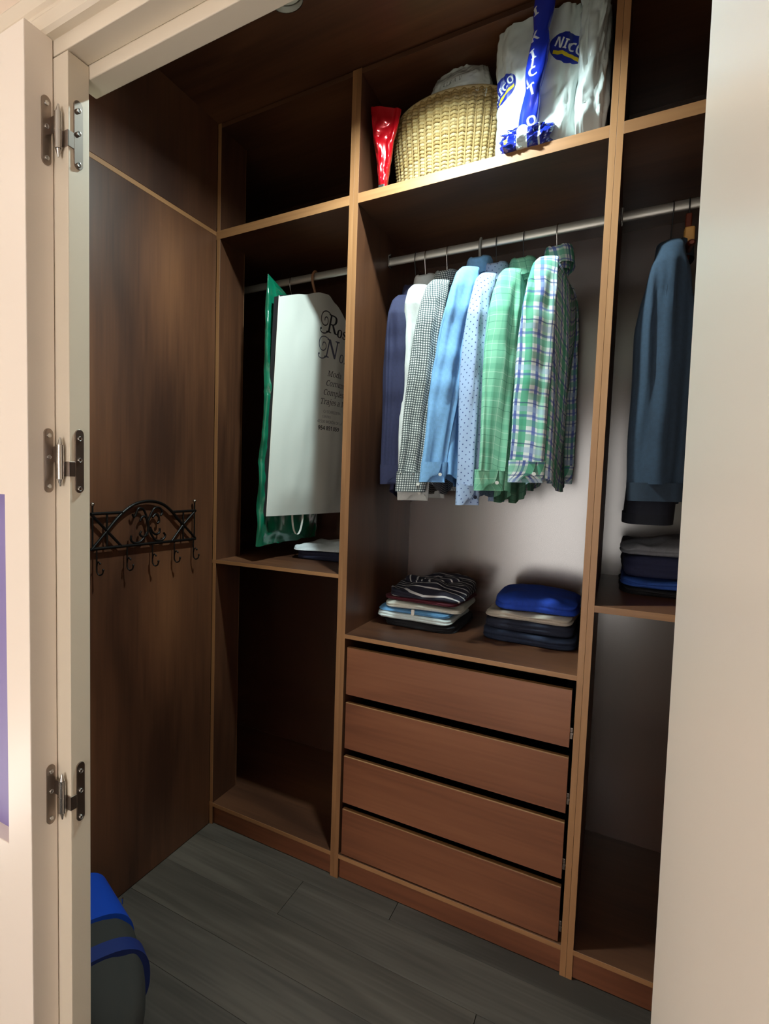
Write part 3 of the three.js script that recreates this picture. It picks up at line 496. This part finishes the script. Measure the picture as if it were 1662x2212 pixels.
// ================================================================ FOLDED CLOTHES
function folded(parent, name, { w, d, h, seed, layers = 2, mat, y = 0, droop = 0.006, bump = 0.01, e = 0.28, warp = 0, dx = 0, dz = 0, label }) {
  const no = makeNoise(seed), prof = [[0.9, 0], [0.975, 0.06], [1, 0.2], [1.005, 0.4], [1, 0.6], [0.992, 0.8], [0.965, 0.93], [0.91, 0.985], [0.8, 1], [0.62, 1], [0.42, 1], [0.22, 1], [0.03, 1]], rings = [], fine = [];
  for (let i = 0; i + 1 < prof.length; i++) for (let k = 0; k < (i < 7 ? 3 : 2); k++) { const t = k / (i < 7 ? 3 : 2); fine.push([prof[i][0] + (prof[i + 1][0] - prof[i][0]) * t, prof[i][1] + (prof[i + 1][1] - prof[i][1]) * t]); } fine.push(prof[prof.length - 1]);
  const uvs = [];
  for (const [sc, yy] of fine) {
    const rg = []; for (let j = 0; j < 96; j++) {
      const th = j / 96 * Math.PI * 2, groove = yy < 0.95 ? 1 - 0.018 * Math.pow(Math.abs(Math.cos(Math.PI * layers * yy)), 8) : 1;
      let x = w / 2 * sp(Math.cos(th), e) * sc * groove, z = d / 2 * sp(Math.sin(th), e) * sc * groove;
      const edge = 1 + 0.09 * (no(x * 9 + 30, z * 9 + yy * 2) - 0.5) + 0.03 * (no(x * 26 + 9, z * 26 + yy * 5) - 0.5); x *= edge; z *= edge;
      const rr = Math.min(1, (x / (w / 2)) ** 2 * 0.5 + (z / (d / 2)) ** 2 * 0.5);
      const ty = h * yy + bump * yy * ((no(x * 11 + 5, z * 11 + 9) - 0.5) + 0.5 * (no(x * 30, z * 26 + 4) - 0.5)) - droop * rr * (0.4 + 0.6 * yy);
      rg.push(V(x + dx, Math.max(ty, yy === 0 ? 0 : -1) + y, z + dz));
    }
    rings.push(rg);
  }
  const g = loft(rings), p = g.attributes.position, uv = g.attributes.uv;
  for (let i = 0; i < p.count; i++) { const a = p.getX(i), b = p.getY(i), c = p.getZ(i); const wx = warp * (N1(a * 9 + 20, c * 9 + 20) - 0.5), wz = warp * (N2(a * 9 + 40, c * 9 + 20) - 0.5); uv.setXY(i, a + wx, c - b * 0.8 + wz); }
  return part(parent, name, g, mat, label);
}
const stripes = canvasTex(64, 128, (g) => { g.fillStyle = '#1d1a2b'; g.fillRect(0, 0, 64, 128); g.fillStyle = '#c9c4c4'; g.fillRect(0, 50, 64, 26); });
const cloth = (c, seed, amp = 0.12) => patternMat(weave(c, amp, seed), 0.04, 0.04);
function garment(name, label, category, at, turn, spec, group) { const t = thing(name, label, category, at, turn, group); folded(t, 'folded_cloth', spec); return t; }
{
  const gL = 'clothes folded in the left pile of the middle bay', gR = 'clothes folded in the right pile of the middle bay', cx = 0.178, cz = -0.375, Y = 0.8995;
  garment('folded_garment', 'black folded garment at the bottom of the striped pile', 'clothes', [cx + 0.01, Y, cz], -0.02, { w: 0.27, d: 0.33, h: 0.03, seed: 501, mat: cloth([24, 24, 30], 502) }, gL);
  const po = garment('folded_polo', 'light blue and white folded polo shirt, second from the bottom of the left pile', 'clothes', [cx - 0.005, Y + 0.03, cz + 0.01], -0.03, { w: 0.28, d: 0.33, h: 0.028, seed: 503, mat: cloth([205, 214, 214], 504, 0.05) }, gL);
  folded(po, 'blue_yoke', { w: 0.272, d: 0.318, h: 0.018, y: 0.025, dz: 0.002, seed: 505, mat: cloth([98, 150, 196], 506) });
  part(po, 'placket', box(0.0, 0.012, 0.02, 0.043, 0.155, 0.1625, { r: 0.003 }), M.white);
  garment('folded_garment', 'off-white folded garment in the middle of the left pile', 'clothes', [cx + 0.015, Y + 0.0735, cz - 0.005], 0.06, { w: 0.285, d: 0.33, h: 0.026, seed: 507, mat: cloth([214, 212, 200], 508, 0.05), droop: 0.014 }, gL);
  garment('folded_garment', 'dark maroon folded garment just under the striped top', 'clothes', [cx + 0.012, Y + 0.099, cz], -0.04, { w: 0.285, d: 0.32, h: 0.02, seed: 509, mat: cloth([84, 24, 38], 510), droop: 0.012 }, gL);
  garment('folded_striped_top', 'navy and white striped folded top lying crumpled on the left pile', 'clothes', [cx + 0.025, Y + 0.118, cz], 0.02, { w: 0.275, d: 0.32, h: 0.048, seed: 511, mat: patternMat(stripes, 0.03, 0.033), droop: 0.03, bump: 0.05, warp: 0.1, e: 0.36 }, gL);
  { const top = scene.children[scene.children.length - 1], sm = patternMat(stripes.clone(), 0.03, 0.028); sm.map.rotation = 0.9; const a = folded(top, 'folded_sleeve', { w: 0.15, d: 0.09, h: 0.02, y: 0.034, seed: 513, mat: sm, e: 0.5, bump: 0.02, warp: 0.05 }); a.rotation.y = 0.5; a.position.set(0.02, 0, -0.02); const b = folded(top, 'folded_sleeve_001', { w: 0.11, d: 0.07, h: 0.018, y: 0.036, seed: 515, mat: sm, e: 0.5, bump: 0.02, warp: 0.05 }); b.rotation.y = -0.6; b.position.set(-0.05, 0, 0.03); }
  const rx = 0.558, rz = -0.4;
  garment('folded_jeans', 'dark blue folded jeans at the bottom of the right pile', 'clothes', [rx, Y, rz], -0.01, { w: 0.295, d: 0.34, h: 0.042, seed: 521, layers: 2, mat: cloth([32, 42, 66], 522, 0.25), bump: 0.014 }, gR);
  garment('folded_jeans', 'darker navy folded jeans lying on the bottom pair in the right pile', 'clothes', [rx - 0.008, Y + 0.042, rz], 0.02, { w: 0.285, d: 0.33, h: 0.036, seed: 523, mat: cloth([28, 33, 52], 524, 0.25), bump: 0.014 }, gR);
  garment('folded_garment', 'beige folded garment under the royal blue one in the right pile', 'clothes', [rx + 0.0, Y + 0.08, rz + 0.004], -0.04, { w: 0.272, d: 0.32, h: 0.03, seed: 525, mat: cloth([190, 178, 164], 526, 0.06), droop: 0.01, bump: 0.014 }, gR);
  garment('folded_garment', 'royal blue folded garment on top of the right pile', 'clothes', [rx + 0.01, Y + 0.112, rz - 0.01], 0.03, { w: 0.262, d: 0.31, h: 0.05, layers: 2, seed: 527, mat: cloth([22, 62, 168], 528), droop: 0.02, bump: 0.014, e: 0.34 }, gR);
  const gS = 'two garments folded on the left shelf';
  garment('folded_garment', 'dark navy folded garment on the left shelf under the white bag', 'clothes', [-0.245, 1.1084, -0.4], 0.1, { w: 0.25, d: 0.3, h: 0.04, seed: 531, mat: cloth([30, 32, 58], 532) }, gS);
  garment('folded_garment', 'white crumpled garment on top of the navy one on the left shelf', 'clothes', [-0.25, 1.149, -0.4], 0.16, { w: 0.27, d: 0.3, h: 0.022, seed: 533, mat: cloth([206, 210, 214], 534, 0.05), droop: 0.016, bump: 0.03 }, gS);
  const gT = 'clothes folded on the shelf of the right bay', qx = 0.99, qz = -0.44, Z = 1.1058;
  garment('folded_garment', 'black folded garment at the bottom of the pile in the right bay', 'clothes', [qx, Z, qz], 0.02, { w: 0.35, d: 0.38, h: 0.025, seed: 541, mat: cloth([30, 30, 36], 542) }, gT);
  garment('folded_garment', 'bright blue folded garment near the bottom of the pile in the right bay', 'clothes', [qx + 0.005, Z + 0.025, qz], 0.0, { w: 0.36, d: 0.39, h: 0.03, seed: 543, mat: cloth([44, 84, 170], 544) }, gT);
  garment('folded_garment', 'thick dark navy folded garment in the middle of the right bay pile', 'clothes', [qx, Z + 0.056, qz], 0.03, { w: 0.35, d: 0.38, h: 0.07, layers: 3, seed: 545, mat: cloth([34, 38, 70], 546) }, gT);
  garment('folded_garment', 'pale grey folded garment on top of the pile in the right bay', 'clothes', [qx, Z + 0.127, qz], -0.02, { w: 0.36, d: 0.39, h: 0.04, seed: 547, mat: cloth([120, 122, 130], 548), droop: 0.016, bump: 0.03 }, gT);
}

// ================================================================ THINGS ON THE UPPER SHELF
const SH = 2.3905;
{
  const C = [0.25, -0.222], a0 = 0.198, b0 = 0.165, hgt = 0.268, bk = thing('woven_basket', 'tall oval woven seagrass basket on the upper shelf', 'basket', [C[0], SH, C[1]]);
  const straw = [[172, 146, 96], [158, 130, 80], [184, 160, 114]].map((c, k) => phys({ map: weave(c, 0.35, 601 + k), roughness: 0.7 }));
  straw.forEach((m) => m.map.repeat.set(30, 30));
  const rows = 25, pairs = 46, rr = hgt / rows / 2;
  const rad = (y) => 0.9 + 0.12 * smooth(0, 1, y / hgt) - 0.03 * smooth(0.85, 1, y / hgt);
  for (let k = 0; k < rows; k++) {
    const y = rr + k * 2 * rr, sc = rad(y), g = [], r = rng(700 + k), n = pairs * 9, ph = 0, skew = 0.25 * (r() - 0.5), rings = [];
    for (let i = 0; i <= n; i++) {
      const t = i / n * Math.PI * 2, wv = 0.0036 * Math.cos(t * pairs + ph + skew), rad2 = rr * (1.02 + 0.12 * Math.cos(t * pairs * 4 + k)), cx = (a0 * sc + wv) * Math.cos(t), cz = (b0 * sc + wv) * Math.sin(t), nx = Math.cos(t), nz = Math.sin(t), rg = [];
      for (let j = 0; j < 6; j++) { const q = j / 6 * Math.PI * 2; rg.push(V(cx + nx * rad2 * 0.8 * Math.cos(q), y + rad2 * 1.05 * Math.sin(q) + 0.0012 * Math.sin(t * 5 + k), cz + nz * rad2 * 0.8 * Math.cos(q))); }
      rings.push(rg);
    }
    part(bk, numbered('weave_row'), loft(rings, { capStart: false, capEnd: false }), straw[Math.floor(r() * 3)]);
  }
  const stakes = []; for (let i = 0; i < pairs; i++) { const t = (i + 0.5) / pairs * Math.PI * 2; stakes.push(tube([0, 0.33, 0.66, 1].map((q) => [a0 * rad(q * hgt) * Math.cos(t), q * hgt, b0 * rad(q * hgt) * Math.sin(t)]), 0.0032, 8, 5)); }
  part(bk, 'stakes', strip(...stakes), straw[1]);
  const core = [0, 0.25, 0.5, 0.75, 1].map((q) => { const rg = []; for (let j = 0; j < 48; j++) { const t = j / 48 * Math.PI * 2; rg.push(V((a0 * rad(q * hgt) - 0.007) * Math.cos(t), q * (hgt - 0.01) + 0.002, (b0 * rad(q * hgt) - 0.007) * Math.sin(t))); } return rg; });
  part(bk, 'lining', loft(core, { capEnd: false }), std({ color: 0x5a4526, roughness: 0.9, side: THREE.DoubleSide }));
  const rim = []; for (let i = 0; i < 80; i++) { const t = i / 80 * Math.PI * 2; rim.push([(a0 * rad(hgt) + 0.001 * Math.cos(i * 2.1)) * Math.cos(t), hgt + 0.001, (b0 * rad(hgt)) * Math.sin(t)]); }
  part(bk, 'rim', tube(rim, 0.0062, 240, 7, true), straw[2]);
}
function pouch({ w, h, d, seed, amp, e = 0.6, shape = () => 1, tilt = 0, uvBox = true, mid = 2.0, nx = 72, ny = 60, pinchTop = 0.25, pinchBot = 0.5 }) {   // crumpled soft bag, base at y = 0, uv over its width and height
  const no = makeNoise(seed), rings = [];
  for (let i = 0; i <= ny; i++) {
    const t = i / ny, rg = [], k = shape(t) * (1 - (1 - pinchTop) * smooth(0.86, 1, t) * 0.9), dk = d * (1 - (1 - pinchTop) * smooth(0.6, 1, t)) * (pinchBot + (1 - pinchBot) * smooth(0, 0.15, t));
    for (let j = 0; j < nx; j++) {
      const th = j / nx * Math.PI * 2, cx = sp(Math.cos(th), e), cz = sp(Math.sin(th), e);
      const ang = Math.cos(th) * 2.2, angz = Math.sin(th) * 2.2;
      const c1 = no(ang * 2 + 20, t * 5 + angz * 2 + 20) - 0.5, c2 = Math.abs(no(ang * 4 + 50, t * 9 + angz * 4 + 30) - 0.5) - 0.25, c3 = Math.abs(no(ang * 6 + 80, t * 11 + angz * 6 + 10) - 0.5) - 0.25;
      const cr = amp * (c1 + 1.1 * c2 + 0.55 * c3);
      rg.push(V((w / 2 * k + cr) * cx + tilt * t, h * t + amp * 0.3 * c2, (dk / 2 + cr * 1.2) * cz));
    }
    rings.push(rg);
  }
  const g = loft(rings), p = g.attributes.position, uv = g.attributes.uv;
  for (let i = 0; i < p.count; i++) uv.setXY(i, p.getX(i) / w + 0.5, p.getY(i) / h);
  return g;
}
{
  const logo = (g, x, y, rx, ry, rot, s, fs) => { g.save(); g.translate(x, y); g.rotate(rot); g.fillStyle = '#1c2f9e'; g.beginPath(); g.ellipse(0, 0, rx, ry, 0, 0, 7); g.fill(); g.fillStyle = '#eef4f4'; g.font = `bold ${fs}px sans-serif`; g.textAlign = 'center'; g.fillText(s, 0, fs * 0.18); g.fillStyle = '#e8cf2e'; g.beginPath(); g.moveTo(-rx * 0.7, ry * 0.42); g.quadraticCurveTo(0, ry * 0.3, rx * 0.75, ry * 0.36); g.lineTo(rx * 0.7, ry * 0.6); g.quadraticCurveTo(0, ry * 0.55, -rx * 0.65, ry * 0.68); g.fill(); g.restore(); };
  const film = (tex) => phys({ map: tex, roughness: 0.38, clearcoat: 0.3, clearcoatRoughness: 0.25, side: THREE.DoubleSide });
  const t1 = canvasTex(768, 1024, (g, w, h) => { g.fillStyle = '#dfe8e6'; g.fillRect(0, 0, w, h); logo(g, 90, 470, 120, 100, -0.5, 'NICO', 84); logo(g, 640, 330, 165, 110, 0.42, 'NICO', 100); });
  const b1 = thing('plastic_carrier_bag', 'white plastic carrier bag with blue printed ovals beside the basket', 'bag', [0.53, SH, -0.1]);
  part(b1, 'bag_body', pouch({ w: 0.235, h: 0.372, d: 0.17, seed: 621, amp: 0.013, e: 0.6, pinchTop: 0.92, shape: (t) => 0.95 + 0.09 * t }), film(t1));
  const bandT = canvasTex(160, 1024, (g, w, h) => { g.fillStyle = '#1f36c4'; g.fillRect(0, 0, w, h); g.fillStyle = '#e9eefc'; g.font = 'bold 100px sans-serif'; g.textAlign = 'center'; [['O', 0.13], ['T', 0.32], ['C', 0.45], ['I', 0.57], ['K', 0.7], ['I', 0.9]].forEach(([s, p]) => { g.save(); g.translate(w * 0.45, h * (1 - p)); g.rotate(-0.25); g.fillText(s, 0, 36); g.restore(); }); });
  const band = [], nb = makeNoise(631); for (let i = 0; i <= 70; i++) {
    const t = i / 70, c = lerpTab([[0, -0.012, 0.03], [0.12, -0.014, 0.045], [0.35, 0.0, 0.075], [0.7, 0.012, 0.075], [1, 0.018, 0.07]], t), y = 0.02 + 0.355 * t, hw = 0.026 * (0.75 + 0.3 * Math.abs(Math.sin(t * 7.5 + 0.6))), rg = [];
    for (let j = 0; j < 24; j++) { const th = j / 24 * Math.PI * 2 + t * 0.8; rg.push(V(c[0] + hw * sp(Math.cos(th - t * 0.8), 0.8), y, c[1] + 0.045 + (0.017 + 0.012 * (nb(Math.cos(th) * 3 + 9, t * 9 + Math.sin(th)) - 0.5)) * sp(Math.sin(th - t * 0.8), 0.8) )); }
    band.push(rg);
  }
  const bg = loft(band); { const p = bg.attributes.position, uv = bg.attributes.uv; for (let i = 0; i < p.count; i++) uv.setXY(i, (p.getX(i) - 0.0) / 0.062 + 0.5, (p.getY(i) - 0.02) / 0.355); }
  part(b1, 'lettered_band', bg, phys({ map: bandT, roughness: 0.22, clearcoat: 0.8, clearcoatRoughness: 0.12 }), 'glossy blue twisted strip with white letters');
  const knotT = canvasTex(256, 128, (g, w, h) => { g.fillStyle = '#1b2c9c'; g.fillRect(0, 0, w, h); g.fillStyle = '#e6efee'; g.fillRect(86, 0, 56, h); g.fillRect(196, 0, 10, h); g.fillStyle = '#e3cf4a'; g.fillRect(22, 70, 18, 30); });
  const kn = pouch({ w: 0.13, h: 0.062, d: 0.085, seed: 641, amp: 0.02, e: 0.85, pinchTop: 0.35, pinchBot: 0.8, nx: 60, ny: 26 }); kn.translate(-0.018, 0.0, 0.085);
  part(b1, 'gathered_end', kn, phys({ map: knotT, roughness: 0.25, clearcoat: 0.6, clearcoatRoughness: 0.15 }), 'gathered blue and white end');
  const t2 = canvasTex(256, 512, (g, w, h) => { g.fillStyle = '#d6dedd'; g.fillRect(0, 0, w, h); });
  const b2 = thing('plastic_carrier_bag', 'plain white crumpled plastic bag at the right end of the upper shelf', 'bag', [0.668, SH, -0.12]);
  part(b2, 'bag_body', pouch({ w: 0.08, h: 0.372, d: 0.24, seed: 651, amp: 0.014, e: 0.6, pinchTop: 0.92, shape: (t) => 1.0 - 0.1 * t }), film(t2));
  // translucent bag inside the basket
  const c = thing('clear_plastic_bag', 'translucent plastic bag with faint lettering standing in the basket', 'bag', [0.29, SH + 0.22, -0.135]);
  const ct = canvasTex(512, 256, (g, w, h) => { g.fillStyle = '#eef3f0'; g.fillRect(0, 0, w, h); g.fillStyle = '#3a3f44'; g.font = 'italic 26px serif'; g.fillText('E L K   A   U', 150, 122); });
  part(c, 'film', pouch({ w: 0.21, h: 0.15, d: 0.12, seed: 661, amp: 0.008, e: 0.75, pinchTop: 0.35, shape: (t) => 1 - 0.3 * t * t }), phys({ map: ct, roughness: 0.2, transmission: 0.3, thickness: 0, clearcoat: 0.5, side: THREE.DoubleSide }));
  part(c, 'contents', pouch({ w: 0.15, h: 0.085, d: 0.07, seed: 663, amp: 0.014, e: 0.8, pinchTop: 0.3, nx: 40, ny: 24 }), cloth([196, 150, 146], 664));
  // red foil packet
  const rp = thing('foil_packet', 'glossy red foil packet leaning between the divider and the basket', 'packet', [0.062, SH, -0.055], 0.1);
  const no = makeNoise(671), rr = []; for (let i = 0; i <= 50; i++) {
    const t = i / 50, xa = lerpTab([[0, -0.006], [0.1, -0.012], [1, -0.05]], t)[0], xb = lerpTab([[0, 0.012], [0.1, 0.016], [0.6, 0.034], [0.85, 0.05], [1, 0.055]], t)[0], th0 = 0.016 * smooth(0, 0.2, t) * (1 - 0.75 * smooth(0.75, 1, t)) + 0.002, rg = [];
    for (let j = 0; j < 40; j++) { const th = j / 40 * Math.PI * 2, c = (sp(Math.cos(th), 0.7) + 1) / 2, q = Math.abs(no(c * 4 + 5, t * 7 + 3) - 0.5) - 0.25, q2 = no(c * 9 + 15, t * 5 + 3 + c * 6) - 0.5; rg.push(V(xa + (xb - xa) * c, 0.284 * t + 0.016 * t * (0.5 - c) * 2 - 0.004 * t, th0 * sp(Math.sin(th), 0.7) * (1 + q * 1.6) + 0.012 * q2 * smooth(0, 0.2, t))); }
    rr.push(rg);
  }
  const rg = loft(rr);
  part(rp, 'pouch', rg, phys({ color: 0xc40d1c, roughness: 0.2, metalness: 0.25, clearcoat: 1, clearcoatRoughness: 0.1 }));
  part(rp, 'silver_seal', box(-0.009, 0.011, 0.004, 0.03, 0.012, 0.016, { r: 0.001 }), M.chrome, 'silver end of the packet');
}

// ================================================================ BAG ON THE FLOOR behind the door jamb
{
  const g = thing('soft_bag', 'dark grey soft bag with bright blue top on the floor by the left jamb', 'bag', [-0.365, 0, 0.775], 1.09);
  const no = makeNoise(681), body = [];
  for (let i = 0; i <= 40; i++) { const t = i / 40, rgs = [], s = Math.pow(Math.sin(Math.PI * clamp(0.03 + t * 0.94)), 0.4); for (let j = 0; j < 48; j++) { const th = j / 48 * Math.PI * 2, r = 1 + 0.1 * (no(Math.cos(th) * 3 + 9, t * 6 + Math.sin(th) * 2) - 0.5); const yy = 0.1 + 0.1 * s * r * sp(Math.sin(th), 0.8); rgs.push(V(0.115 * s * r * sp(Math.cos(th), 0.8), Math.max(0.001, yy), -0.25 + 0.5 * t)); } body.push(rgs); }
  part(g, 'body', loft(body), std({ color: 0x34322f, roughness: 0.9 }));
  const cap = [], c2 = []; for (let i = 0; i <= 12; i++) { const t = i / 12, rg = []; for (let j = 0; j < 40; j++) { const th = j / 40 * Math.PI * 2, s = 0.98 - 0.2 * t; rg.push(V(0.115 * s * sp(Math.cos(th), 0.8), Math.max(0.122, 0.116 + 0.1 * s * sp(Math.sin(th), 0.8)), -0.02 - 0.22 * t)); } cap.push(rg); }
  const blue = std({ color: 0x1548b8, roughness: 0.45 });
  part(g, 'blue_top', loft(cap), blue, 'bright blue top');
  for (let i = 0; i <= 6; i++) { const t = i / 6, rg = []; for (let j = 0; j < 40; j++) { const th = j / 40 * Math.PI * 2, s = 1.04; rg.push(V(0.115 * s * sp(Math.cos(th), 0.8), Math.max(0.002, 0.1 + 0.1 * s * sp(Math.sin(th), 0.8)), 0.06 + 0.045 * t)); } c2.push(rg); }
  part(g, 'blue_band', loft(c2), std({ color: 0x16296a, roughness: 0.6 }), 'darker blue band');
  part(g, 'zip_pull', cyl(0.003, 0.002, 0.018, [0.1, 0.17, -0.1]), M.chrome);
}

scene.traverse((o) => { if (o.isMesh) { o.castShadow = o.receiveShadow = true; } });
renderer.render(scene, camera);
